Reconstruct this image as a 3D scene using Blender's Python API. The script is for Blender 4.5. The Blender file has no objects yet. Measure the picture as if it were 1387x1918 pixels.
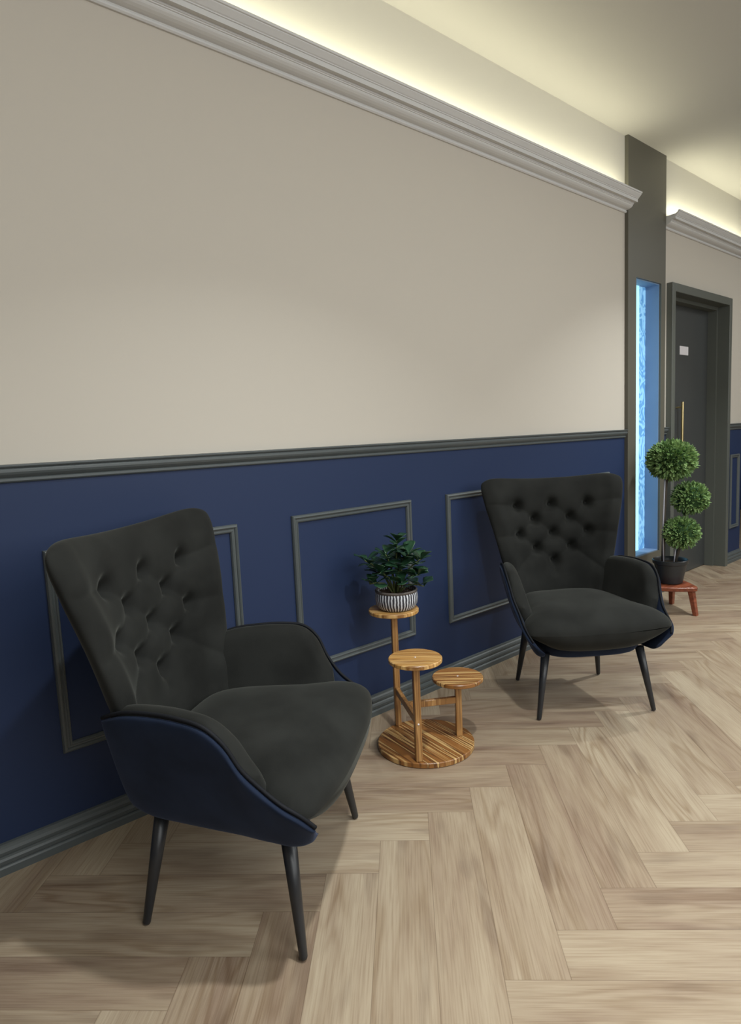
import bpy, bmesh, math, random
from mathutils import Vector, Matrix, noise

sc = bpy.context.scene
COL = sc.collection
PI = math.pi

# ------------------------------------------------------------------ camera
CAM_R = ((0.7412973, 0.1108641, -0.6619573),
         (-0.6697211, 0.0572594, -0.7404020),
         (-0.0441807, 0.9921847, 0.1166942))
cam_d = bpy.data.cameras.new('camera')
cam = bpy.data.objects.new('camera', cam_d)
COL.objects.link(cam)
m = Matrix(CAM_R).to_4x4()
m.translation = Vector((0, -1.956, 1.15))
cam.matrix_world = m
cam_d.sensor_fit = 'VERTICAL'
cam_d.sensor_height = 24.0
cam_d.lens = 24.0 * 1224.6 / 1918.0
cam_d.clip_start = 0.02
sc.camera = cam

# ------------------------------------------------------------------ view + world
sc.view_settings.view_transform = 'Standard'
sc.view_settings.look = 'None'
sc.view_settings.gamma = 1
sc.view_settings.use_curve_mapping = False
sc.view_settings.exposure = 0.0
w = bpy.data.worlds.new('world')
sc.world = w
w.use_nodes = True
w.node_tree.nodes['Background'].inputs[0].default_value = (.9, .85, .78, 1)
w.node_tree.nodes['Background'].inputs[1].default_value = 0.02

# ------------------------------------------------------------------ lamps
H_CEIL = 2.817


def area_lamp(name, loc, sx, sy, power, col, rot=(0, 0, 0), shape='RECTANGLE', spread=PI):
    d = bpy.data.lights.new(name, 'AREA')
    d.shape = shape
    d.size = sx
    if shape in ('RECTANGLE', 'ELLIPSE'):
        d.size_y = sy
    d.energy = power
    d.color = col
    d.spread = spread
    o = bpy.data.objects.new(name, d)
    COL.objects.link(o)
    o.location = loc
    o.rotation_euler = rot
    return o


WARM = (1.0, .87, .70)
NEUT = (.965, 1.0, .985)
# recessed ceiling downlights (small discs, crisp shadows)
area_lamp('downlight_right', (4.0, -1.16, 2.80), .11, .11, 21, NEUT, shape='DISK', spread=math.radians(105))
area_lamp('downlight_left', (1.18, -1.44, 2.80), .11, .11, 18, NEUT, shape='DISK', spread=math.radians(105))
# large unseen fill lamps added under the ceiling over the rest of the room
area_lamp('fill_a', (0.4, -3.2, 2.80), 1.4, 1.0, 44, NEUT)
area_lamp('fill_b', (3.0, -3.2, 2.80), 1.4, 1.0, 44, NEUT)
area_lamp('fill_c', (6.2, -2.2, 2.80), 1.4, 1.0, 42, NEUT)
# unseen fill lamp added behind the viewer to even out the wall light
area_lamp('fill_front', (1.8, -4.2, 1.95), 5.5, 1.3, 62, (.96, 1.0, 1.03), rot=(PI / 2, 0, 0))
# warm strips lying on top of the two cornices, shining up
COVE = (1.0, .96, .70)
area_lamp('cove_strip_long', ((-2.4 + 3.84) / 2, -.052, 2.462), 6.2, .016, 15, COVE, rot=(PI, 0, 0))
area_lamp('cove_strip_short', ((4.40 + 5.80) / 2, -.052, 2.462), 1.38, .016, 4.0, COVE, rot=(PI, 0, 0))


# ------------------------------------------------------------------ materials
NX0, NX1, NZ0, NZ1 = 3.968, 4.306, .300, 2.028      # niche opening in the pillar

def mat(name, base=(.5, .5, .5), rough=.6, spec=.5, metal=0.0):
    mt = bpy.data.materials.new(name)
    mt.use_nodes = True
    b = mt.node_tree.nodes['Principled BSDF']
    b.inputs['Base Color'].default_value = (*base, 1)
    b.inputs['Roughness'].default_value = rough
    b.inputs['Specular IOR Level'].default_value = spec
    b.inputs['Metallic'].default_value = metal
    return mt


def N(mt, typ, **kw):
    n = mt.node_tree.nodes.new(typ)
    for k, v in kw.items():
        setattr(n, k, v)
    return n


def L(mt, a, b):
    mt.node_tree.links.new(a, b)


def bump_noise(mt, scale, strength, dist=.002, detail=3, coord='Object'):
    b = mt.node_tree.nodes['Principled BSDF']
    tc = N(mt, 'ShaderNodeTexCoord')
    n = N(mt, 'ShaderNodeTexNoise')
    n.inputs['Scale'].default_value = scale
    n.inputs['Detail'].default_value = detail
    L(mt, tc.outputs[coord], n.inputs['Vector'])
    bp = N(mt, 'ShaderNodeBump')
    bp.inputs['Strength'].default_value = strength
    bp.inputs['Distance'].default_value = dist
    L(mt, n.outputs['Fac'], bp.inputs['Height'])
    L(mt, bp.outputs['Normal'], b.inputs['Normal'])
    return n


def vary(mt, c1, c2, scale, detail=3, stretch=(1, 1, 1), lo=.35, hi=.65):
    b = mt.node_tree.nodes['Principled BSDF']
    tc = N(mt, 'ShaderNodeTexCoord')
    mp = N(mt, 'ShaderNodeMapping')
    mp.inputs['Scale'].default_value = stretch
    n = N(mt, 'ShaderNodeTexNoise')
    n.inputs['Scale'].default_value = scale
    n.inputs['Detail'].default_value = detail
    r = N(mt, 'ShaderNodeValToRGB')
    r.color_ramp.elements[0].position = lo
    r.color_ramp.elements[1].position = hi
    r.color_ramp.elements[0].color = (*c1, 1)
    r.color_ramp.elements[1].color = (*c2, 1)
    L(mt, tc.outputs['Object'], mp.inputs['Vector'])
    L(mt, mp.outputs['Vector'], n.inputs['Vector'])
    L(mt, n.outputs['Fac'], r.inputs['Fac'])
    L(mt, r.outputs['Color'], b.inputs['Base Color'])
    return r


M = {}
M['beige'] = mat('beige_paint', (.55, .51, .445), .75, .3)
bump_noise(M['beige'], 260, .06, .001)
M['cove'] = mat('upper_wall_paint', (.60, .58, .52), .8, .2)
M['ceiling'] = mat('ceiling_paint', (.46, .45, .425), .85, .2)
M['blue'] = mat('navy_paint', (.0155, .030, .082), .55, .32)
bump_noise(M['blue'], 300, .08, .001)
M['moulding'] = mat('dark_grey_moulding', (.085, .098, .100), .42, .5)
M['cornice'] = mat('cornice_white', (.62, .62, .61), .55, .4)
M['pillar'] = mat('pillar_grey', (.105, .10, .078), .45, .5)
M['door'] = mat('door_charcoal', (.05, .054, .054), .42, .5)
M['doorframe'] = mat('door_frame_grey', (.10, .108, .095), .42, .5)
M['brass'] = mat('brass', (.75, .60, .30), .28, .5, 1.0)
M['plate'] = mat('white_plate', (.75, .72, .74), .4, .5)
M['jamb'] = mat('niche_lining', (.20, .30, .46), .5, .4)


# velvet
def velvet(name, c, sheen=.35, tint=(.8, .85, .8)):
    mt = mat(name, c, .85, .15)
    b = mt.node_tree.nodes['Principled BSDF']
    b.inputs['Sheen Weight'].default_value = sheen
    b.inputs['Sheen Roughness'].default_value = .35
    b.inputs['Sheen Tint'].default_value = (*tint, 1)
    vary(mt, tuple(x * .72 for x in c), tuple(x * 1.25 for x in c), 7, 4)
    bump_noise(mt, 420, .15, .001, 2)
    return mt


M['velvet'] = velvet('charcoal_velvet', (.0160, .0168, .0155), .13, (.85, .88, .80))
M['velvet_bounce'] = velvet('bounce_tinted_velvet', (.011, .018, .038), .16, (.5, .62, 1))  # dark velvet with the blue bounce off the wall painted into its colour
M['leg'] = mat('dark_leg', (.018, .0195, .023), .38, .5)
M['piping'] = mat('black_piping', (.008, .009, .012), .7, .2)


def floor_material():
    mt = mat('oak_herringbone', (.5, .4, .3), .42, .4)
    nt = mt.node_tree
    b = nt.nodes['Principled BSDF']
    uv = N(mt, 'ShaderNodeUVMap', uv_map='plank')
    at = N(mt, 'ShaderNodeAttribute', attribute_name='rnd')
    sep = N(mt, 'ShaderNodeSeparateXYZ')
    L(mt, uv.outputs['UV'], sep.inputs[0])
    sr = N(mt, 'ShaderNodeSeparateColor')
    L(mt, at.outputs['Color'], sr.inputs[0])

    def math_(op, a, bb=None, c=None):
        n = N(mt, 'ShaderNodeMath', operation=op)
        for i, v in enumerate((a, bb, c)):
            if v is None:
                continue
            if isinstance(v, (int, float)):
                n.inputs[i].default_value = v
            else:
                L(mt, v, n.inputs[i])
        return n.outputs[0]

    def noise_at(su, sv, sd, detail, dist=0.0):
        cb = N(mt, 'ShaderNodeCombineXYZ')
        L(mt, math_('MULTIPLY_ADD', sep.outputs[0], su, math_('MULTIPLY', sr.outputs[1], 37.0)), cb.inputs[0])
        L(mt, math_('MULTIPLY', sep.outputs[1], sv), cb.inputs[1])
        L(mt, math_('MULTIPLY', sr.outputs[2], sd), cb.inputs[2])
        n = N(mt, 'ShaderNodeTexNoise')
        n.inputs['Scale'].default_value = 1
        n.inputs['Detail'].default_value = detail
        n.inputs['Distortion'].default_value = dist
        L(mt, cb.outputs[0], n.inputs['Vector'])
        return n.outputs['Fac']

    fine = noise_at(8, 280, 91, 3)
    broad = noise_at(2.6, 16, 53, 3, .3)
    ring = noise_at(1.3, 10.5, 71, 1.2, .10)
    arcs = math_('SINE', math_('MULTIPLY', ring, 62.0))
    arcs = math_('POWER', math_('MULTIPLY_ADD', arcs, .5, .5), 2.2)
    knot = noise_at(3.2, 13, 17, 2, .0)
    # plank base colour by random
    r1 = N(mt, 'ShaderNodeValToRGB')
    e = r1.color_ramp.elements
    e[0].position = 0
    e[0].color = (.265, .190, .135, 1)
    e[1].position = 1
    e[1].color = (.425, .350, .252, 1)
    k = e.new(.5)
    k.color = (.350, .274, .193, 1)
    f = math_('MULTIPLY_ADD', broad, 1.6, math_('MULTIPLY_ADD', sr.outputs[0], .55, -.55))
    L(mt, f, r1.inputs['Fac'])

    def mixc(fac, a, col, mode='MULTIPLY'):
        n = N(mt, 'ShaderNodeMix', data_type='RGBA', blend_type=mode)
        L(mt, fac, n.inputs[0])
        L(mt, a, n.inputs[6])
        n.inputs[7].default_value = (*col, 1)
        return n.outputs[2]

    am = N(mt, 'ShaderNodeMapRange')
    am.inputs[1].default_value = .42
    am.inputs[2].default_value = .62
    L(mt, noise_at(1.3, 6, 29, 1), am.inputs[0])
    c = mixc(math_('MULTIPLY', math_('MULTIPLY', arcs, am.outputs[0]), .85), r1.outputs['Color'], (.74, .68, .62))
    ff = N(mt, 'ShaderNodeMapRange')
    ff.inputs[1].default_value = .42
    ff.inputs[2].default_value = .75
    L(mt, fine, ff.inputs[0])
    c = mixc(math_('MULTIPLY', ff.outputs[0], .7), c, (.66, .59, .54))
    kk = N(mt, 'ShaderNodeMapRange')
    kk.inputs[1].default_value = .57
    kk.inputs[2].default_value = .70
    L(mt, knot, kk.inputs[0])
    c = mixc(math_('MULTIPLY', kk.outputs[0], .6), c, (.60, .56, .56))
    # seams
    w_, l_ = PW, PL
    ed = math_('MINIMUM', math_('MINIMUM', sep.outputs[1], math_('SUBTRACT', w_, sep.outputs[1])),
               math_('MINIMUM', sep.outputs[0], math_('SUBTRACT', l_, sep.outputs[0])))
    sm = N(mt, 'ShaderNodeMapRange')
    sm.inputs[1].default_value = .0004
    sm.inputs[2].default_value = .0014
    sm.inputs[3].default_value = .55
    sm.inputs[4].default_value = 0
    L(mt, ed, sm.inputs[0])
    c = mixc(sm.outputs[0], c, (.42, .36, .32))
    L(mt, c, b.inputs['Base Color'])
    bp = N(mt, 'ShaderNodeBump')
    bp.inputs['Strength'].default_value = .12
    bp.inputs['Distance'].default_value = .001
    L(mt, fine, bp.inputs['Height'])
    L(mt, bp.outputs['Normal'], b.inputs['Normal'])
    return mt


PW, PL = .139, .757


def acacia(name, axis=(4, 55, 55), dark=(.16, .065, .018), mid=(.42, .22, .075), light=(.72, .50, .24), rings=26, seed=0.0):
    mt = mat(name, mid, .35, .5)
    b = mt.node_tree.nodes['Principled BSDF']
    tc = N(mt, 'ShaderNodeTexCoord')
    mp = N(mt, 'ShaderNodeMapping')
    mp.inputs['Scale'].default_value = axis
    mp.inputs['Location'].default_value = (seed, seed * 1.7, 0)
    n = N(mt, 'ShaderNodeTexNoise')
    n.inputs['Scale'].default_value = 1
    n.inputs['Detail'].default_value = 2.5
    n.inputs['Distortion'].default_value = .12
    L(mt, tc.outputs['Object'], mp.inputs['Vector'])
    L(mt, mp.outputs['Vector'], n.inputs['Vector'])
    r = N(mt, 'ShaderNodeValToRGB')
    e = r.color_ramp.elements
    e[0].position = .30
    e[0].color = (*dark, 1)
    e[1].position = .70
    e[1].color = (*light, 1)
    for p_, c_ in ((.40, mid), (.46, light), (.50, dark), (.55, mid), (.62, mid)):
        k = e.new(p_)
        k.color = (*c_, 1)
    L(mt, n.outputs['Fac'], r.inputs['Fac'])
    L(mt, r.outputs['Color'], b.inputs['Base Color'])
    return mt


M['acacia_top'] = acacia('acacia_top', (1.6, 46, 3), light=(.70, .45, .18), mid=(.46, .245, .07), dark=(.22, .095, .025))
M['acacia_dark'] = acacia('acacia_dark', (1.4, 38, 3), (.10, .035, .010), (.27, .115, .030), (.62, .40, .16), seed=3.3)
M['acacia_post'] = acacia('acacia_post', (50, 50, 1.5), (.22, .10, .03), (.34, .17, .055), (.48, .27, .10), seed=1.3)
M['mahogany'] = mat('red_wood', (.20, .05, .022), .4, .5)
vary(M['mahogany'], (.15, .035, .016), (.26, .07, .03), 9, 3, (1, 6, 6))
M['leaf'] = mat('rubber_leaf', (.018, .075, .03), .32, .5)
vary(M['leaf'], (.009, .036, .017), (.030, .085, .042), 22, 2)
M['stem'] = mat('green_stem', (.10, .12, .04), .6, .3)
M['soil'] = mat('bark_soil', (.055, .035, .022), .9, .2)
bump_noise(M['soil'], 90, 1.0, .01)
M['topi_leaf'] = mat('boxwood_leaf', (.13, .26, .07), .55, .3)
vary(M['topi_leaf'], (.11, .21, .07), (.30, .44, .17), 45, 2)
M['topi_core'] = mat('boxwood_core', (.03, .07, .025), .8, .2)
M['trunk'] = mat('trunk_bark', (.07, .06, .05), .8, .2)
bump_noise(M['trunk'], 60, .6, .004)
M['wire'] = mat('pale_stake', (.50, .50, .56), .5, .4)
M['black_pot'] = mat('black_pot', (.018, .022, .026), .38, .5)


def striped_pot():
    mt = mat('striped_pot', (.1, .1, .1), .5, .4)
    b = mt.node_tree.nodes['Principled BSDF']
    tc = N(mt, 'ShaderNodeTexCoord')
    sep = N(mt, 'ShaderNodeSeparateXYZ')
    L(mt, tc.outputs['Object'], sep.inputs[0])
    a = N(mt, 'ShaderNodeMath', operation='ARCTAN2')
    L(mt, sep.outputs[1], a.inputs[0])
    L(mt, sep.outputs[0], a.inputs[1])
    nz = N(mt, 'ShaderNodeTexNoise')
    nz.inputs['Scale'].default_value = 45
    L(mt, tc.outputs['Object'], nz.inputs['Vector'])
    ad = N(mt, 'ShaderNodeMath', operation='MULTIPLY_ADD')
    L(mt, nz.outputs['Fac'], ad.inputs[0])
    ad.inputs[1].default_value = .10
    L(mt, a.outputs[0], ad.inputs[2])
    s = N(mt, 'ShaderNodeMath', operation='MULTIPLY')
    L(mt, ad.outputs[0], s.inputs[0])
    s.inputs[1].default_value = 42
    si = N(mt, 'ShaderNodeMath', operation='SINE')
    L(mt, s.outputs[0], si.inputs[0])
    r = N(mt, 'ShaderNodeValToRGB')
    r.color_ramp.elements[0].position = .45
    r.color_ramp.elements[0].color = (.035, .035, .045, 1)
    r.color_ramp.elements[1].position = .75
    r.color_ramp.elements[1].color = (.62, .64, .68, 1)
    mr = N(mt, 'ShaderNodeMapRange')
    mr.inputs[1].default_value = -1
    L(mt, si.outputs[0], mr.inputs[0])
    L(mt, mr.outputs[0], r.inputs['Fac'])
    L(mt, r.outputs['Color'], b.inputs['Base Color'])
    return mt


M['striped'] = striped_pot()
M['pot_rim'] = mat('pot_rim', (.10, .085, .075), .6, .4)


def glass_panel():
    mt = mat('blue_etched_panel', (.12, .3, .6), .35, .5)
    b = mt.node_tree.nodes['Principled BSDF']
    tc = N(mt, 'ShaderNodeTexCoord')
    mp = N(mt, 'ShaderNodeMapping')
    mp.inputs['Scale'].default_value = (1.0, 1, .75)
    nz = N(mt, 'ShaderNodeTexNoise')
    nz.inputs['Scale'].default_value = 11
    nz.inputs['Detail'].default_value = 1
    nz.inputs['Distortion'].default_value = 1.6
    L(mt, tc.outputs['Object'], mp.inputs['Vector'])
    L(mt, mp.outputs['Vector'], nz.inputs['Vector'])
    ml = N(mt, 'ShaderNodeMath', operation='MULTIPLY')
    ml.inputs[1].default_value = 26
    L(mt, nz.outputs['Fac'], ml.inputs[0])
    si = N(mt, 'ShaderNodeMath', operation='SINE')
    L(mt, ml.outputs[0], si.inputs[0])
    r = N(mt, 'ShaderNodeValToRGB')
    r.color_ramp.elements[0].position = .15
    r.color_ramp.elements[0].color = (.12, .33, .62, 1)
    r.color_ramp.elements[1].position = .8
    r.color_ramp.elements[1].color = (.30, .62, .92, 1)
    mr = N(mt, 'ShaderNodeMapRange')
    mr.inputs[1].default_value = -1
    L(mt, si.outputs[0], mr.inputs[0])
    L(mt, mr.outputs[0], r.inputs['Fac'])
    L(mt, r.outputs['Color'], b.inputs['Base Color'])
    L(mt, r.outputs['Color'], b.inputs['Emission Color'])
    b.inputs['Emission Strength'].default_value = .50
    return mt


M['panel_glass'] = glass_panel()
M['pane_glow'] = mat('pane_glow_cyan', (.5, .9, 1), .5)  # emissive colour for the brightest glow of the backlit pane
_b = M['pane_glow'].node_tree.nodes['Principled BSDF']
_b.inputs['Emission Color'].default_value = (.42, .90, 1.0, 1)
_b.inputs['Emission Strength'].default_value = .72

# ------------------------------------------------------------------ mesh helpers
def link_bm(name, bm, material, parent=None, smooth=True, mats=None, autosmooth=None):
    me = bpy.data.meshes.new(name)
    bmesh.ops.recalc_face_normals(bm, faces=bm.faces[:])
    bm.to_mesh(me)
    bm.free()
    for mm in (mats or [material]):
        me.materials.append(mm)
    if smooth:
        for p in me.polygons:
            p.use_smooth = True
        if autosmooth:
            try:
                me.set_sharp_from_angle(angle=math.radians(autosmooth))
            except Exception:
                pass
    o = bpy.data.objects.new(name, me)
    COL.objects.link(o)
    if parent:
        o.parent = parent
    return o


def box(bm, x0, x1, y0, y1, z0, z1, mi=0):
    vs = [bm.verts.new(p) for p in ((x0, y0, z0), (x1, y0, z0), (x1, y1, z0), (x0, y1, z0),
                                    (x0, y0, z1), (x1, y0, z1), (x1, y1, z1), (x0, y1, z1))]
    for q in ((0, 3, 2, 1), (4, 5, 6, 7), (0, 1, 5, 4), (1, 2, 6, 5), (2, 3, 7, 6), (3, 0, 4, 7)):
        f = bm.faces.new([vs[i] for i in q])
        f.material_index = mi


def bevel(bm, off, seg=2):
    bmesh.ops.bevel(bm, geom=bm.edges[:] + bm.verts[:], offset=off, segments=seg, profile=.5, affect='EDGES', clamp_overlap=True)


def sweep_x(bm, prof, x0, x1, mi=0):
    """closed profile of (y,z) extruded along X"""
    a = [bm.verts.new((x0, y, z)) for y, z in prof]
    b = [bm.verts.new((x1, y, z)) for y, z in prof]
    n = len(prof)
    for i in range(n):
        f = bm.faces.new((a[i], a[(i + 1) % n], b[(i + 1) % n], b[i]))
        f.material_index = mi
    bm.faces.new(a)
    bm.faces.new(b[::-1])


def grid(bm, fn, nu, nv, close_u=False, close_v=False):
    """fn(i/nu, j/nv) -> point, returns vert grid"""
    vs = []
    for i in range(nu if close_u else nu + 1):
        vs.append([bm.verts.new(fn(i / nu, j / nv)) for j in range(nv if close_v else nv + 1)])
    iu = nu
    for i in range(iu):
        for j in range(nv):
            a = vs[i][j]
            b = vs[(i + 1) % len(vs)][j]
            c = vs[(i + 1) % len(vs)][(j + 1) % len(vs[0])]
            d = vs[i][(j + 1) % len(vs[0])]
            try:
                bm.faces.new((a, b, c, d))
            except ValueError:
                pass
    return vs


def lathe(bm, prof, seg=48, c=(0, 0)):
    """prof: list of (r,z); r==0 at ends makes it closed"""
    rings = []
    for r, z in prof:
        if r < 1e-6:
            rings.append([bm.verts.new((c[0], c[1], z))])
        else:
            rings.append([bm.verts.new((c[0] + r * math.cos(2 * PI * k / seg), c[1] + r * math.sin(2 * PI * k / seg), z)) for k in range(seg)])
    for a, b in zip(rings, rings[1:]):
        for k in range(seg):
            k2 = (k + 1) % seg
            if len(a) == 1:
                bm.faces.new((a[0], b[k], b[k2]))
            elif len(b) == 1:
                bm.faces.new((a[k], b[0], a[k2]))
            else:
                bm.faces.new((a[k], b[k], b[k2], a[k2]))


def tube(bm, pts, rad, seg=10, cap=True):
    pts = [Vector(p) for p in pts]
    n = len(pts)
    rr = rad if isinstance(rad, (list, tuple)) else [rad] * n
    rings = []
    up = Vector((0, 0, 1))
    t0 = (pts[1] - pts[0]).normalized()
    ref = up if abs(t0.dot(up)) < .9 else Vector((1, 0, 0))
    side = t0.cross(ref).normalized()
    for i, p in enumerate(pts):
        t = (pts[min(i + 1, n - 1)] - pts[max(i - 1, 0)]).normalized()
        side = (side - t * side.dot(t)).normalized()
        u2 = t.cross(side)
        rings.append([bm.verts.new(p + (side * math.cos(2 * PI * k / seg) + u2 * math.sin(2 * PI * k / seg)) * rr[i]) for k in range(seg)])
    for a, b in zip(rings, rings[1:]):
        for k in range(seg):
            bm.faces.new((a[k], a[(k + 1) % seg], b[(k + 1) % seg], b[k]))
    if cap:
        bm.faces.new(rings[0][::-1])
        bm.faces.new(rings[-1])


def catmull(P, t):
    n = len(P) - 1
    x = min(max(t, 0), 1) * n
    i = min(int(x), n - 1)
    u = x - i
    p0 = Vector(P[max(i - 1, 0)])
    p1 = Vector(P[i])
    p2 = Vector(P[i + 1])
    p3 = Vector(P[min(i + 2, n)])
    return .5 * ((2 * p1) + (p2 - p0) * u + (2 * p0 - 5 * p1 + 4 * p2 - p3) * u * u + (3 * p1 - p0 - 3 * p2 + p3) * u ** 3)


def interp(tab, x):
    if x <= tab[0][0]:
        return tab[0][1]
    for (a, fa), (b, fb) in zip(tab, tab[1:]):
        if x <= b:
            return fa + (fb - fa) * (x - a) / (b - a)
    return tab[-1][1]


def structure(o):
    o['kind'] = 'structure'
    return o


def thing(name, label, cat, loc=(0, 0, 0), rz=0, group=None):
    o = bpy.data.objects.new(name, None)
    COL.objects.link(o)
    o.empty_display_size = .1
    o.location = loc
    o.rotation_euler = (0, 0, rz)
    tag(o, label, cat, group)
    return o


def tag(o, label, cat, group=None):
    o['label'] = label
    o['category'] = cat
    if group:
        o['group'] = group
    return o


# ------------------------------------------------------------------ room shell
XL, XR = -2.6, 9.0
YB = -4.3
XC = 5.835                 # outer corner of the back wall
PX0, PX1 = 3.865, 4.367    # pillar
DX0, DX1, DZ = 4.434, 5.472, 2.052
RAILZ = 1.09


def wall_piece(name, x0, x1, y0, y1, z0=0.0, z1=H_CEIL):
    bm = bmesh.new()
    for a, b, mi in ((0, RAILZ, 0), (RAILZ, 2.44, 1), (2.44, H_CEIL, 2)):
        a2, b2 = max(a, z0), min(b, z1)
        if b2 > a2:
            box(bm, x0, x1, y0, y1, a2, b2, mi)
    return structure(link_bm(name, bm, None, smooth=False, mats=[M['blue'], M['beige'], M['cove']]))


wall_piece('wall_back', XL, PX0, 0, .25)
wall_piece('wall_back', PX1, DX0 + .02, 0, .25)
wall_piece('wall_back', DX0 + .02, DX1 - .02, 0, .25, DZ - .02)
wall_piece('wall_back', DX1 - .02, XC, 0, .25)
wall_piece('wall_side', XC - .25, XC, .25, 2.0)
wall_piece('wall_far', XC, XR, 2.0, 2.2)
wall_piece('wall_left', XL - .2, XL, YB, .25)
wall_piece('wall_right', XR, XR + .2, YB, 2.2)
wall_piece('wall_front', XL - .2, XR + .2, YB - .2, YB)

bm = bmesh.new()
box(bm, XL - .2, XR + .2, YB - .2, 2.2, H_CEIL, H_CEIL + .1)
structure(link_bm('ceiling', bm, M['ceiling'], smooth=False))

# herringbone floor
M['floor'] = floor_material()
rnd = random.Random(11)
bm = bmesh.new()
uvl = bm.loops.layers.uv.new('plank')
cl = bm.loops.layers.float_color.new('rnd')
s2 = math.sqrt(.5)
AX = Vector((s2, -s2))
BX = Vector((s2, s2))
ANCH = Vector((1.207, -1.183)) - BX * PW      # lattice origin: V plank lower-left corner sits at b = PW


def plank(a0, b0, da, db, along_a):
    pts = [(a0, b0), (a0 + da, b0), (a0 + da, b0 + db), (a0, b0 + db)]
    P = [ANCH + AX * a + BX * b for a, b in pts]
    if max(p.x for p in P) < XL or min(p.x for p in P) > XR or max(p.y for p in P) < YB or min(p.y for p in P) > 2.0:
        return
    vs = [bm.verts.new((p.x, p.y, 0)) for p in P]
    f = bm.faces.new(vs)
    col = (rnd.random(), rnd.random(), rnd.random(), 1)
    flip = rnd.random() < .5
    for lp, (a, b) in zip(f.loops, pts):
        u, v = (a - a0, b - b0) if along_a else (b - b0, a - a0)
        if flip:
            u = PL - u
        lp[uvl].uv = (u, v)
        lp[cl] = col


for i in range(-60, 70):
    for j in range(-8, 9):
        oa, ob = i * PW + j * PL, i * PW - j * PL
        plank(oa, ob, PL, PW, True)
        plank(oa, ob + PW, PW, PL, False)
for co, no in (((XL, 0, 0), (-1, 0, 0)), ((XR, 0, 0), (1, 0, 0)), ((0, YB, 0), (0, -1, 0)), ((0, 2.0, 0), (0, 1, 0))):
    bmesh.ops.bisect_plane(bm, geom=bm.verts[:] + bm.edges[:] + bm.faces[:], plane_co=co, plane_no=no, clear_outer=True)
fl = link_bm('floor', bm, M['floor'], smooth=False)
if fl.data.polygons[0].normal.z < 0:
    fl.data.flip_normals()
structure(fl)

# cornices
CORN = [(0, 2.384), (-.008, 2.383), (-.013, 2.387), (-.013, 2.392), (-.009, 2.395), (-.012, 2.398), (-.020, 2.399),
        (-.030, 2.401), (-.040, 2.405), (-.047, 2.410), (-.050, 2.414), (-.050, 2.417), (-.054, 2.418), (-.054, 2.421), (-.0575, 2.422),
        (-.0575, 2.428), (-.080, 2.4245), (-.080, 2.441), (-.084, 2.4415), (-.084, 2.445), (-.088, 2.447), (-.093, 2.452), (-.099, 2.458),
        (-.102, 2.461), (-.102, 2.464), (-.107, 2.465), (-.108, 2.473), (-.098, 2.474), (-.090, 2.462), (-.080, 2.456), (0, 2.452)]
bm = bmesh.new()
sweep_x(bm, CORN, XL, PX0)
structure(link_bm('trim_1', bm, M['cornice'], smooth=False))
bm = bmesh.new()
sweep_x(bm, CORN, PX1 + .004, XC)
structure(link_bm('trim_2', bm, M['cornice'], smooth=False))

# chair rail
RAIL = [(0, 1.066), (-.006, 1.066), (-.010, 1.070), (-.010, 1.076), (-.007, 1.079), (-.012, 1.082), (-.018, 1.088), (-.021, 1.094),
        (-.021, 1.100), (-.018, 1.105), (-.024, 1.107), (-.026, 1.110), (-.026, 1.114), (0, 1.115)]
BASE = [(0, 0), (-.024, 0), (-.024, .020), (-.021, .024), (-.018, .026), (-.021, .030), (-.022, .040), (-.019, .046), (-.014, .050),
        (-.016, .054), (-.017, .062), (-.014, .070), (-.009, .075), (-.008, .080), (0, .082)]
k = 3
for a, b in ((XL, PX0), (PX1, DX0), (DX1, XC)):
    bm = bmesh.new()
    sweep_x(bm, RAIL, a, b)
    structure(link_bm('trim_%d' % k, bm, M['moulding'], smooth=False))
    k += 1
for nme, a, b in (('baseboard_back', XL, PX0), ('baseboard_back', PX1, DX0), ('baseboard_back', DX1, XC)):
    bm = bmesh.new()
    sweep_x(bm, BASE, a, b)
    structure(link_bm(nme, bm, M['moulding'], smooth=False))

# wainscot picture-frame mouldings
FP = [(0, 0), (0, -.007), (.003, -.013), (.008, -.016), (.012, -.013), (.014, -.009), (.018, -.009), (.021, -.012), (.025, -.010), (.028, -.004), (.028, 0)]


def panel_frame(name, x0, x1, z0, z1):
    bm = bmesh.new()
    rings = []
    for (cx_, cz_, sx_, sz_) in ((x0, z0, 1, 1), (x1, z0, -1, 1), (x1, z1, -1, -1), (x0, z1, 1, -1)):
        rings.append([bm.verts.new((cx_ + sx_ * d, y, cz_ + sz_ * d)) for d, y in FP])
    for i in range(4):
        a, b = rings[i], rings[(i + 1) % 4]
        for j in range(len(FP) - 1):
            bm.faces.new((a[j], a[j + 1], b[j + 1], b[j]))
    o = link_bm(name, bm, M['moulding'], smooth=False)
    return structure(o)


k = 6
for a, b in ((-1.170, -.555), (-.327, .290), (.516, 1.132), (1.358, 1.975), (2.202, 2.818), (3.046, 3.663), (5.590, 5.772)):
    panel_frame('trim_%d' % k, a, b, .276, .870)
    k += 1

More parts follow.
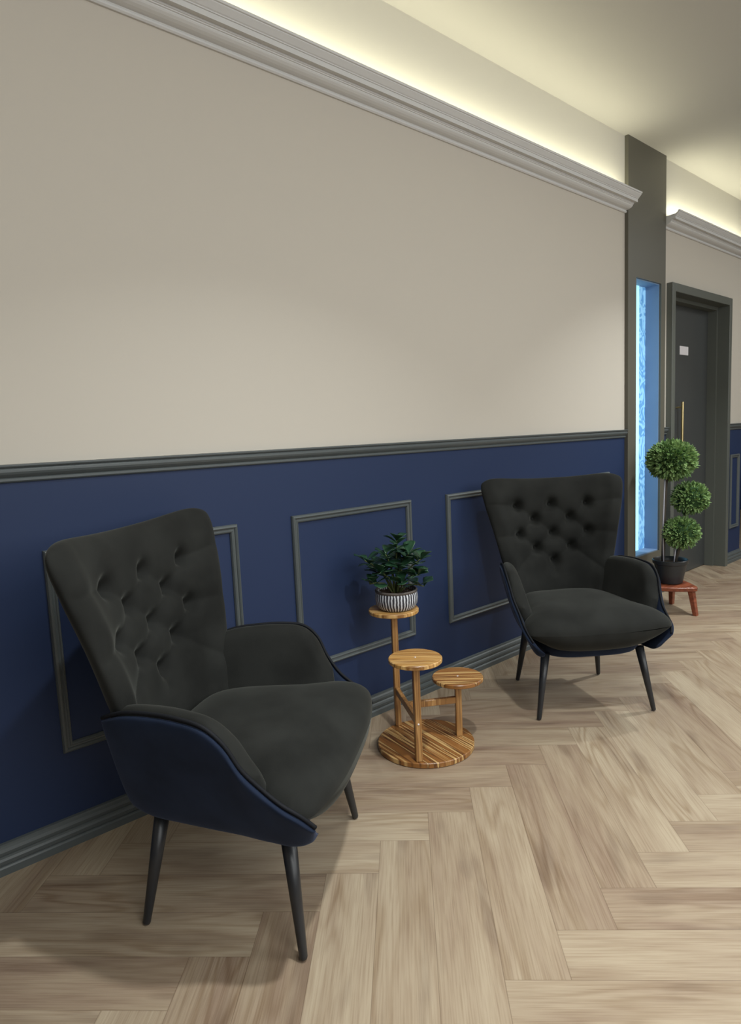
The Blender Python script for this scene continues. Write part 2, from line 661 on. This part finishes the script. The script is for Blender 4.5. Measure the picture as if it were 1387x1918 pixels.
# ------------------------------------------------------------------ pillar with lit niche
NX0, NX1, NZ0, NZ1 = 3.968, 4.306, .300, 2.028
PY = -.022
bm = bmesh.new()
box(bm, PX0, NX0, PY, .25, 0, H_CEIL)
box(bm, NX1, PX1, PY, .25, 0, H_CEIL)
box(bm, NX0, NX1, PY, .25, 0, NZ0)
box(bm, NX0, NX1, PY, .25, NZ1, H_CEIL)
structure(link_bm('wall_pillar', bm, M['pillar'], smooth=False))
GY = .078
win = thing('window_1', '', '')
for kk_ in ('label', 'category'):
    del win[kk_]
win['kind'] = 'structure'
bm = bmesh.new()
t_ = .006
box(bm, NX0, NX0 + t_, PY + .012, GY + .02, NZ0, NZ1)
box(bm, NX1 - t_, NX1, PY + .012, GY + .02, NZ0, NZ1)
box(bm, NX0 + t_, NX1 - t_, PY + .012, GY + .02, NZ0, NZ0 + t_)
box(bm, NX0 + t_, NX1 - t_, PY + .012, GY + .02, NZ1 - t_, NZ1)
link_bm('window_frame', bm, M['jamb'], win, smooth=False)
bm = bmesh.new()
box(bm, NX0 + t_, NX1 - t_, GY, GY + .008, NZ0 + t_, NZ1 - t_)
link_bm('glass_pane', bm, M['panel_glass'], win, smooth=False)
bm = bmesh.new()
box(bm, 4.140, 4.200, GY - .007, GY - .0005, NZ0 + t_ + .001, NZ1 - t_ - .001)  # added emissive strip in place of the soft glow through the pane
ls_ = link_bm('added_pane_glow', bm, M['pane_glow'], win, smooth=False)
ls_['label'] = 'added strip standing in for the bright glow of the backlit panel'

# ------------------------------------------------------------------ door
FY = -.040
FW = .048
dr = thing('door_1', '', '')
for kk_ in ('label', 'category'):
    del dr[kk_]
dr['kind'] = 'structure'
bm = bmesh.new()
box(bm, DX0, DX0 + FW, FY, .25, 0, DZ)
box(bm, DX1 - FW, DX1, FY, .25, 0, DZ)
box(bm, DX0 + FW, DX1 - FW, FY, .25, DZ - .055, DZ)
bevel(bm, .002, 1)
# stop
box(bm, DX1 - FW - .022, DX1 - FW, .045, .11, 0, DZ - .055)
box(bm, DX0 + FW, DX0 + FW + .02, .045, .11, 0, DZ - .055)
box(bm, DX0 + FW + .02, DX1 - FW - .022, .045, .11, DZ - .080, DZ - .055)
link_bm('door_frame', bm, M['doorframe'], dr, smooth=False)
DY = .11
bm = bmesh.new()
box(bm, DX0 + FW + .003, DX1 - FW - .003, DY, DY + .045, .006, DZ - .058)
link_bm('door_leaf', bm, M['door'], dr, smooth=False)
bm = bmesh.new()
HX = 4.855
tube(bm, [(HX, DY - .045, .78), (HX, DY - .045, 1.288)], .0095, 14)
tube(bm, [(HX, DY + .001, 1.25), (HX, DY - .045, 1.25)], .006, 10)
tube(bm, [(HX, DY + .001, .82), (HX, DY - .045, .82)], .006, 10)
hd = link_bm('door_handle', bm, M['brass'], dr, autosmooth=40)
hd['label'] = 'long brass pull bar'
bm = bmesh.new()
box(bm, 4.90, 5.045, DY - .003, DY, 1.628, 1.690)
bevel(bm, .0012, 1)
pl_ = link_bm('door_plate', bm, M['plate'], dr, smooth=False)
pl_['label'] = 'small white door plate'


# ------------------------------------------------------------------ armchair
BTN = [(-.178, .806), (0, .808), (.178, .806), (-.090, .744), (.090, .744), (-.172, .678), (0, .676), (.172, .678),
       (-.087, .612), (.087, .612), (0, .552)]
SEG = []
for i_, a_ in enumerate(BTN):
    for b_ in BTN[i_ + 1:]:
        dx_, dz_ = abs(a_[0] - b_[0]), abs(a_[1] - b_[1])
        if .05 < dx_ < .12 and .04 < dz_ < .09:
            SEG.append((a_, b_))
for x_, z_ in ((-.178, .806), (.178, .806)):
    SEG.append(((x_, z_), (math.copysign(.36, x_), z_ + .02)))
for x_, z_ in ((-.172, .678), (.172, .678)):
    SEG.append(((x_, z_), (math.copysign(.33, x_), z_ - .004)))
for x_, z_ in ((-.087, .612), (.087, .612)):
    SEG.append(((x_, z_), (math.copysign(.22, x_), z_ - .10)))
SEG.append(((0, .552), (0, .50)))


def seg_dist(px, pz, s):
    (ax, az), (bx, bz) = s
    vx, vz = bx - ax, bz - az
    t = max(0, min(1, ((px - ax) * vx + (pz - az) * vz) / (vx * vx + vz * vz)))
    return math.hypot(px - ax - t * vx, pz - az - t * vz)


def back_hw(z):
    return interp([(.27, .185), (.36, .215), (.46, .243), (.574, .277), (.70, .308), (.80, .336), (.88, .354), (.945, .364)], z)


Z0B, Z1B = .275, .938


def back_surf(u, v, side):
    """u,v in [-1,1]; side +1 front, -1 rear"""
    zc = (Z0B + Z1B) / 2 + v * (Z1B - Z0B) / 2
    z = zc + max(0, v) ** 4 * (.026 * abs(u) ** 2.4 - .010) - .032 * max(0, v) ** 8 * abs(u) ** 9
    x = u * back_hw(zc) * (1 - .050 * max(0, v) ** 12)
    ff = -.192 - .082 * (z - .36) / .57
    wing = .075 * abs(u) ** 2.6 * (1 - .35 * max(0, v) ** 2)
    yc = ff - .034 + wing
    e = max(0.0, 1 - abs(u) ** 7) ** .5 * max(0.0, 1 - abs(v) ** 9) ** .5
    n = Vector((-.30 * u * abs(u), 1, .18)).normalized()
    if side > 0:
        t = .036 * e
        t += .010 * math.exp(-((abs(u) - .86) / .10) ** 2) * e
        b = 0
        for bx, bz in BTN:
            r2 = (x - bx) ** 2 + (z - bz) ** 2
            if r2 < .01:
                b = max(b, .038 * math.exp(-r2 / (2 * .0150 ** 2)))
                b += .005 * math.exp(-r2 / (2 * .028 ** 2))
        cr = 0
        for s in SEG:
            d = seg_dist(x, z, s)
            if d < .05:
                cr = max(cr, .0022 * math.exp(-(d / .007) ** 2) + .0055 * math.exp(-(d / .024) ** 2))
        t -= (b + cr) * min(1, e * 1.2)
        t += .002 * noise.noise(Vector((x * 14, z * 14, 3.1))) * e
        return Vector((x, yc, z)) + n * t
    t = .030 * e
    return Vector((x, yc, z)) - n * t


def pillow(bm, fn, nu, nv):
    """front/back sheets of fn(u,v,side) welded at the rim"""
    def rm(t):      # denser at rims
        s = 2 * t - 1
        return math.copysign(1 - (1 - abs(s)) ** 1.5, s)
    grid(bm, lambda a, b: fn(rm(a), rm(b), 1), nu, nv)
    grid(bm, lambda a, b: fn(rm(a), rm(b), -1), nu, nv)
    bmesh.ops.remove_doubles(bm, verts=bm.verts[:], dist=1e-5)


TOPP = [(-.225, .548, .262), (-.16, .572, .283), (-.08, .580, .300), (-.01, .580, .316), (.052, .570, .328), (.095, .535, .328),
        (.125, .480, .320), (.165, .432, .309), (.205, .400, .307), (.242, .376, .302), (.268, .345, .288)]
BOTP = [(-.222, .290, .176), (-.16, .274, .186), (-.08, .268, .194), (0, .264, .202), (.07, .262, .210), (.12, .260, .218),
        (.16, .260, .224), (.192, .261, .230), (.222, .266, .232), (.246, .278, .232), (.256, .292, .232)]


def arm_center(a, b):
    """a 0..1 rear->front, b 0..1 bottom->top. returns (x,y,z) for +x side"""
    t = catmull(TOPP, a)
    q = catmull(BOTP, a)
    f_ = q.x + (t.x - q.x) * b
    z_ = q.y + (t.y - q.y) * b
    x_ = q.z + (t.z - q.z) * (b ** .75)
    return Vector((x_, f_, z_))


def make_chair(label):
    t = thing('armchair', label, 'armchair')
    # backrest
    bm = bmesh.new()
    pillow(bm, back_surf, 150, 150)
    back = link_bm('backrest', bm, M['velvet'], t)
    for bx, bz in BTN:
        v = 0
        for _ in range(3):
            zc = bz
            v = (zc - (Z0B + Z1B) / 2) / ((Z1B - Z0B) / 2)
        u = bx / back_hw(bz)
        p = back_surf(u, v, 1)
        bm = bmesh.new()
        bmesh.ops.create_uvsphere(bm, u_segments=14, v_segments=8, radius=1)
        for q in bm.verts:
            q.co = Vector((q.co.x * .0095, q.co.y * .005, q.co.z * .0095)) + p + Vector((0, .0015, 0))
        link_bm('button', bm, M['velvet'], back)
    # arms
    for s in (-1, 1):
        def padf(u, v, side, s=s):
            a = (u + 1) / 2 * .655 + .010
            b = .30 + (v + 1) / 2 * .70
            c = arm_center(a, b)
            e = max(0, 1 - abs(u) ** 8) ** .5 * max(0, 1 - abs(v) ** 7) ** .5
            c.x += -.020 + side * .030 * e
            c.z += .010 * e * 0
            return Vector((c.x * s, c.y, c.z))
        bm = bmesh.new()
        pillow(bm, padf, 60, 40)
        link_bm('arm', bm, M['velvet'], t)

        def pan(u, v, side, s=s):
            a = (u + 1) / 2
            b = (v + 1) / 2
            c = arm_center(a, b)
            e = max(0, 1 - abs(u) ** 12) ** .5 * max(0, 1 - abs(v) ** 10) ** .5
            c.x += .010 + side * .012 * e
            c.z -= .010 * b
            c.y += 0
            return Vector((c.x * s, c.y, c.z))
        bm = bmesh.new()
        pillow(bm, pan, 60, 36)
        sp = link_bm('side_panel', bm, M['velvet_bounce'], t)
        sp['label'] = 'dark velvet side panel with blue bounce light in its colour'
        bm = bmesh.new()
        pts = []
        for k_ in range(0, 49):
            c = arm_center(k_ / 48, 1.0)
            pts.append((s * (c.x + .006), c.y, c.z - .004))
        tube(bm, pts, .0045, 8)
        link_bm('piping', bm, M['piping'], t)
    # seat cushion
    def seat_hw(f_):
        return interp([(-.21, .20), (0, .245), (.08, .262), (.13, .282), (.17, .304), (.22, .318), (.265, .320), (.31, .302)], f_)

    def seatf(u, v, side):
        f_ = .045 + v * .255
        f_ -= .034 * max(0, v) ** 3 * abs(u) ** 3.2
        hw = seat_hw(f_)
        x_ = u * hw * (1 - .10 * max(0, v) ** 8)
        e = max(0, 1 - abs(u) ** 5) ** .5 * max(0, 1 - abs(v) ** 5) ** .5
        mid = .372 - .006 * max(0, v) ** 2
        z_ = mid + ((.074 - .010 * max(0, v) ** 2) * e if side > 0 else -.100 * e * (1 - .18 * abs(u) ** 2))
        if side < 0:
            x_ *= 1 - .18 * min(1, e * 1.6)
        if side > 0:
            z_ += .004 * noise.noise(Vector((x_ * 6, f_ * 6, 1.7)))
        y_ = f_ + (0.0)
        return Vector((x_, y_, z_))
    bm = bmesh.new()
    pillow(bm, seatf, 64, 64)
    link_bm('seat', bm, M['velvet'], t)
    # lower base
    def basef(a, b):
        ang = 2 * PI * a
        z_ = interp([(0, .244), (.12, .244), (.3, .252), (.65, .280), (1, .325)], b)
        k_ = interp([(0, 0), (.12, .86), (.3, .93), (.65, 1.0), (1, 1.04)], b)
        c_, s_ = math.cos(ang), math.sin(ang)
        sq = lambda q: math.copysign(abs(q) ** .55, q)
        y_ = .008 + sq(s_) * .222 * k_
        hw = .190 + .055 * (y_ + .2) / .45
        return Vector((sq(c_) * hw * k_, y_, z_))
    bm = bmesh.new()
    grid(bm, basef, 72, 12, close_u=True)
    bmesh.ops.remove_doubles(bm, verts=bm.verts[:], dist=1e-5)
    bo = link_bm('base', bm, M['velvet_bounce'], t)
    # legs
    for s in (-1, 1):
        for top, bot in (((.208, .172, .262), (.254, .209, .0)), ((.172, -.160, .262), (.206, -.205, .0))):
            bm = bmesh.new()
            a_ = Vector((s * top[0], top[1], top[2]))
            b_ = Vector((s * bot[0], bot[1], bot[2] + .0045))
            tube(bm, [a_, a_.lerp(b_, .5), a_.lerp(b_, .985), b_], [.0185, .0140, .0095, .0080], 20)
            link_bm('leg', bm, M['leg'], t)
    return t


def copy_tree(o, parent=None):
    c = o.copy()
    COL.objects.link(c)
    c.parent = parent
    for ch in list(o.children):
        copy_tree(ch, c)
    return c


def place(o, x, y, front_deg, scale=(1, 1, 1)):
    o.location = (x, y, 0)
    o.rotation_euler = (0, 0, math.radians(front_deg - 90))
    o.scale = scale


c1 = make_chair('large dark velvet tufted armchair nearest the viewer, left of the wooden plant stand')
place(c1, .833, -.511, -53.0, (1.07, .99, 1.015))
c2 = copy_tree(c1)
c2['label'] = 'dark velvet tufted armchair beside the blue lit niche and small red stool'
place(c2, 2.432, -.508, -127.2, (.93, 1.01, .99))
for c_ in (c1, c2):
    c_['group'] = 'tufted velvet armchairs against the wall'

# ------------------------------------------------------------------ tiered plant stand
SX, SY = 1.664, -.346
st = thing('plant_stand', 'three tier wooden plant stand with round shelves on the floor between the two armchairs', 'plant stand', (SX, SY, 0))


def disc(bm, cx_, cy_, r, z0, z1, seg=64):
    b_ = .0025
    lathe(bm, [(0, z0), (r - b_, z0), (r, z0 + b_), (r, z1 - b_), (r - b_, z1), (0, z1)], seg, (cx_, cy_))


bm = bmesh.new()
disc(bm, 0, 0, .178, .0005, .020)
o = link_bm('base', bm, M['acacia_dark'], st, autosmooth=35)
o.rotation_euler = (0, 0, -1.72)
o2 = o
POST = [((1.684, -.180), .487, .096), ((1.533, -.436), .392, .092), ((1.776, -.412), .250, .094)]
bm = bmesh.new()
for (px_, py_), zt, r_ in POST:
    pass
bm.free()
shelf_yaw = (-.80, -.80, -.76)
for i_, ((px_, py_), zt, r_) in enumerate(POST):
    bm = bmesh.new()
    disc(bm, 0, 0, r_, 0, .015)
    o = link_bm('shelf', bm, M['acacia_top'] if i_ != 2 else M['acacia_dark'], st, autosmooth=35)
    o.location = (px_ - SX, py_ - SY, zt - .015)
    o.rotation_euler = (0, 0, shelf_yaw[i_])
    bm = bmesh.new()
    lathe(bm, [(0, 0), (.0035, 0), (.0035, .0008), (0, .0012)], 12)
    scw = link_bm('screw', bm, M['plate'], o)
    scw.location = (0, 0, .0148)
    bm = bmesh.new()
    box(bm, -.0115, .0115, -.0115, .0115, 0, zt - .015 - .020)
    bevel(bm, .0022, 1)
    o = link_bm('post', bm, M['acacia_post'], st, smooth=False)
    o.location = (px_ - SX, py_ - SY, .020)
    o.rotation_euler = (0, 0, math.atan2(POST[1][0][1] - POST[0][0][1], POST[1][0][0] - POST[0][0][0]) if i_ < 2 else .9)


def bar(p, q, z, hz, nm):
    p, q = Vector((p[0] - SX, p[1] - SY, z)), Vector((q[0] - SX, q[1] - SY, z))
    d = q - p
    ln = d.length
    bm = bmesh.new()
    box(bm, 0, ln, -.008, .008, -hz / 2, hz / 2)
    bevel(bm, .0018, 1)
    o = link_bm(nm, bm, M['acacia_post'], st, smooth=False)
    o.location = p
    o.rotation_euler = (0, 0, math.atan2(d.y, d.x))
    return o


bar(POST[0][0], POST[1][0], .162, .026, 'crossbar')
midp = ((POST[0][0][0] + POST[1][0][0]) / 2, (POST[0][0][1] + POST[1][0][1]) / 2)
bar(midp, POST[2][0], .160, .024, 'crossbar')
for zf in ((POST[1][0], .157),):
    (px_, py_), z_ = zf
    dv = Vector((POST[1][0][0] - POST[0][0][0], POST[1][0][1] - POST[0][0][1])).normalized()
    bm = bmesh.new()
    bmesh.ops.create_uvsphere(bm, u_segments=12, v_segments=8, radius=.0035)
    o = link_bm('screw', bm, M['plate'], st)
    o.location = (px_ - SX + dv.x * .0115, py_ - SY + dv.y * .0115, z_)

# ------------------------------------------------------------------ potted rubber plant on the top shelf
PXc, PYc, PZc = POST[0][0][0] + .010, POST[0][0][1] - .008, POST[0][1] + .0005
pp = thing('potted_plant', 'leafy green plant in black and white striped pot on the tallest plant stand shelf', 'plant', (PXc, PYc, PZc))
bm = bmesh.new()
lathe(bm, [(0, 0), (.060, 0), (.070, .006), (.079, .022), (.082, .042), (.081, .060), (.078, .070), (.074, .071), (.074, .060), (0, .058)], 64)
o = link_bm('pot', bm, M['striped'], pp, autosmooth=45)
o['label'] = 'black pot with white vertical stripes'
bm = bmesh.new()
lathe(bm, [(.0745, .066), (.080, .067), (.0815, .073), (.079, .077), (.0745, .076), (.0735, .070)], 64)
link_bm('pot_rim', bm, M['pot_rim'], pp)
bm = bmesh.new()
R_ = random.Random(5)


def soil_fn(a, b):
    r = .0735 * b
    an = 2 * PI * a
    return Vector((r * math.cos(an), r * math.sin(an), .062 + .008 * noise.noise(Vector((r * 90 * math.cos(an), r * 90 * math.sin(an), 0)))))


grid(bm, soil_fn, 48, 10, close_u=True)
bmesh.ops.remove_doubles(bm, verts=bm.verts[:], dist=1e-5)
link_bm('soil', bm, M['soil'], pp)


def leaf(bm, base, direction, length, width, roll, droop=.25):
    d = Vector(direction).normalized()
    side = d.cross(Vector((0, 0, 1)))
    if side.length < .05:
        side = Vector((1, 0, 0))
    side.normalize()
    up = side.cross(d).normalized()
    side, up = side * math.cos(roll) + up * math.sin(roll), up * math.cos(roll) - side * math.sin(roll)
    NU, NV = 9, 4
    rows_t = []
    for i in range(NU + 1):
        t = i / NU
        wd = width * (math.sin(PI * min(1, t ** 1.5)) ** .5) * (.40 + .60 * t) if 0 < t < 1 else .0008
        c = Vector(base) + d * (length * t) - Vector((0, 0, 1)) * (droop * length * t * t) + up * 0
        row = []
        for j in range(-NV, NV + 1):
            q = j / NV
            row.append(bm.verts.new(c + side * (wd * .5 * q) + up * (.09 * wd * q * q)))
        rows_t.append(row)
    for a, b in zip(rows_t, rows_t[1:]):
        for j in range(2 * NV):
            bm.faces.new((a[j], a[j + 1], b[j + 1], b[j]))


stem_bm = bmesh.new()
leaf_bm = bmesh.new()
# stems given by tip position (relative to the pot), drawn from a camera-facing basis: rr = to the right in the picture, dd = towards the camera
rr = Vector((.745, -.667, 0)).normalized()
dd = Vector((-.667, -.745, 0)).normalized()
TIPS = [(.010, .0, .262, 9), (-.035, .02, .215, 6), (.052, .03, .215, 6), (-.115, .0, .190, 6), (.100, .01, .190, 8), (.085, .045, .135, 5),
        (-.060, .045, .150, 6), (.015, .055, .165, 6), (-.085, -.04, .14, 5), (.04, -.05, .20, 6), (.105, .02, .085, 3), (-.02, -.06, .17, 5), (-.10, .03, .105, 4), (.02, .06, .11, 3)]
for (sx_, sd_, sz_, nl) in TIPS:
    tip = rr * sx_ + dd * sd_ + Vector((0, 0, sz_))
    root = rr * (sx_ * .12) + dd * (sd_ * .12) + Vector((0, 0, .058))
    mid = root.lerp(tip, .5) + Vector((0, 0, .02)) - (rr * sx_ + dd * sd_) * .12
    pts = [root, root.lerp(mid, .5) + Vector((0, 0, .004)), mid, mid.lerp(tip, .55) + Vector((0, 0, .004)), tip]
    tube(stem_bm, pts, [.0035, .0032, .003, .0026, .002], 8)
    ga = R_.random() * 6.28
    nl += 2
    for k_ in range(nl):
        tt = 1 - .42 * (k_ / max(1, nl)) ** 1.2
        bp = mid.lerp(tip, (tt - .5) / .5) if tt > .5 else root.lerp(mid, tt / .5)
        an = ga + k_ * 2.4
        el = 1.15 - 1.05 * (k_ / nl)
        d_ = Vector((math.cos(an), math.sin(an), el))
        leaf(leaf_bm, bp, d_, .056 + .020 * R_.random(), .050 + .014 * R_.random(), R_.uniform(-.3, .3), .15 + .25 * R_.random())
link_bm('stem', stem_bm, M['stem'], pp)
o = link_bm('foliage', leaf_bm, M['leaf'], pp)
sm_ = o.modifiers.new('thick', 'SOLIDIFY')
sm_.thickness = .0012

# ------------------------------------------------------------------ small red stool
TX, TY = 4.02, -.225
stl = thing('stool', 'small low triangular red-brown wooden stool carrying the black pot beside the armchair on the right', 'stool', (TX, TY, 0))
STH = .172
legs = [(3.937, -.407), (4.109, -.191), (3.815, -.200)]
cen = Vector((sum(l_[0] for l_ in legs) / 3, sum(l_[1] for l_ in legs) / 3))
bm = bmesh.new()
corn = []
for lx_, ly_ in legs:
    v_ = Vector((lx_, ly_)) - cen
    corn.append(cen + v_ * 1.22 - Vector((TX, TY)))
outl = []
for i_ in range(3):
    p0_, p1_, p2_ = corn[i_ - 1], corn[i_], corn[(i_ + 1) % 3]
    a_ = p1_ + (p0_ - p1_).normalized() * .055
    b_ = p1_ + (p2_ - p1_).normalized() * .055
    for k_ in range(9):
        t_ = k_ / 8
        outl.append(a_ * (1 - t_) ** 2 + p1_ * 2 * t_ * (1 - t_) + b_ * t_ * t_)
    for k_ in range(1, 6):
        t_ = k_ / 6
        q_ = b_.lerp(p2_ + (p1_ - p2_).normalized() * .055, t_)
        mid_ = (p1_ + p2_) / 2
        outl.append(q_ + mid_.normalized() * .012 * math.sin(PI * t_))
rings = []
for z_, sc_ in ((STH - .026, .96), (STH - .022, .99), (STH - .004, 1.0), (STH, .975)):
    rings.append([bm.verts.new((q_.x * sc_, q_.y * sc_, z_)) for q_ in outl])
for a_, b_ in zip(rings, rings[1:]):
    for k_ in range(len(outl)):
        k2_ = (k_ + 1) % len(outl)
        bm.faces.new((a_[k_], a_[k2_], b_[k2_], b_[k_]))
bm.faces.new(rings[0][::-1])
bm.faces.new(rings[-1])
link_bm('seat', bm, M['mahogany'], stl, autosmooth=35)
for lx_, ly_ in legs:
    f_ = Vector((lx_ - TX, ly_ - TY, 0))
    c3 = Vector((cen.x - TX, cen.y - TY, 0))
    tp = c3 + (f_ - c3) * .80 + Vector((0, 0, STH - .024))
    bm = bmesh.new()
    box(bm, -.019, .019, -.014, .014, 0, 1)
    for v_ in bm.verts:
        t_ = v_.co.z
        c_ = f_.lerp(tp, t_)
        s_ = .82 + .25 * t_
        v_.co = Vector((c_.x + v_.co.x * s_, c_.y + v_.co.y * s_, c_.z))
    bevel(bm, .002, 1)
    link_bm('leg', bm, M['mahogany'], stl, smooth=False)

# ------------------------------------------------------------------ topiary
tx_, ty_ = 3.972, -.240
tp_ = thing('topiary', 'three ball topiary tree in a black pot standing on the red-brown stool', 'plant', (tx_, ty_, STH + .0005))
bm = bmesh.new()
lathe(bm, [(0, 0), (.064, 0), (.070, .004), (.092, .118), (.100, .122), (.102, .142), (.098, .146), (.093, .142), (.088, .118), (0, .116)], 56)
link_bm('pot', bm, M['black_pot'], tp_, autosmooth=40)
bm = bmesh.new()
lathe(bm, [(0, .120), (.05, .121), (.088, .119)], 40)
link_bm('soil', bm, M['soil'], tp_)
B1 = (rr * .004 + Vector((0, 0, .748)), .142, .118)
B2 = (rr * .112 + dd * .01 + Vector((0, 0, .517)), .108, .100)
B3 = (rr * .044 + dd * .045 + Vector((0, 0, .312)), .106, .098)
bm = bmesh.new()
tube(bm, [rr * -.045 + Vector((0, 0, .11)), rr * -.04 + Vector((0, 0, .4)), rr * -.03 + Vector((0, 0, .62)), B1[0]], [.011, .010, .010, .009], 12)
link_bm('trunk', bm, M['trunk'], tp_)
bm = bmesh.new()
tube(bm, [rr * .03 + Vector((0, 0, .11)), rr * .07 + dd * -.02 + Vector((0, 0, .3)), rr * .085 + Vector((0, 0, .42)), B2[0]], [.010, .009, .009, .008], 12)
link_bm('trunk', bm, M['trunk'], tp_)
bm = bmesh.new()
tube(bm, [rr * .012 + dd * .02 + Vector((0, 0, .11)), rr * .03 + dd * .04 + Vector((0, 0, .2)), B3[0]], [.010, .010, .008], 12)
link_bm('trunk', bm, M['trunk'], tp_)
bm = bmesh.new()
tube(bm, [rr * -.048 + dd * .014 + Vector((0, 0, .11)), rr * -.052 + dd * .012 + Vector((0, 0, .35)), rr * -.042 + dd * .012 + Vector((0, 0, .66))], .0045, 8)
tube(bm, [rr * .0 + dd * .04 + Vector((0, 0, .11)), rr * .012 + dd * .05 + Vector((0, 0, .24))], .0035, 8)
o = link_bm('stake', bm, M['wire'], tp_)
o['label'] = 'pale thin support stakes'
R_ = random.Random(9)
for c0, rh, rv in (B1, B2, B3):
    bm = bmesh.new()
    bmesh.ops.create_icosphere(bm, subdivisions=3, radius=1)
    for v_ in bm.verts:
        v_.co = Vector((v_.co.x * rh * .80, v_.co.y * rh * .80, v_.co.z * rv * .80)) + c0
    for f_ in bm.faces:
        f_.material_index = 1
    n_ = 1500 if rh > .12 else 1050
    for k_ in range(n_):
        zz = 1 - 2 * (k_ + .5) / n_
        an = k_ * 2.39996
        q = math.sqrt(1 - zz * zz)
        d_ = Vector((q * math.cos(an), q * math.sin(an), zz))
        d_ = (d_ + Vector((R_.gauss(0, .22), R_.gauss(0, .22), R_.gauss(0, .22) + .10))).normalized()
        rad = R_.uniform(.72, .84)
        base_ = c0 + Vector((d_.x * rh * rad, d_.y * rh * rad, d_.z * rv * rad))
        ln = R_.uniform(.17, .30) * rh * 1.05
        tw = d_.cross(Vector((R_.gauss(0, 1), R_.gauss(0, 1), R_.gauss(0, 1)))).normalized()
        out = (d_ + tw * R_.uniform(0, .8)).normalized()
        sd = out.cross(tw + d_ * .3).normalized() * ln * .24
        tip_ = base_ + out * ln
        md = base_ + out * ln * .55
        nrm = out.cross(sd).normalized() * ln * .06
        a_ = bm.verts.new(base_)
        b_ = bm.verts.new(md + sd + nrm)
        c_ = bm.verts.new(tip_)
        e_ = bm.verts.new(md - sd + nrm)
        m_ = bm.verts.new(md - nrm)
        bm.faces.new((a_, b_, m_))
        bm.faces.new((b_, c_, m_))
        bm.faces.new((c_, e_, m_))
        bm.faces.new((e_, a_, m_))
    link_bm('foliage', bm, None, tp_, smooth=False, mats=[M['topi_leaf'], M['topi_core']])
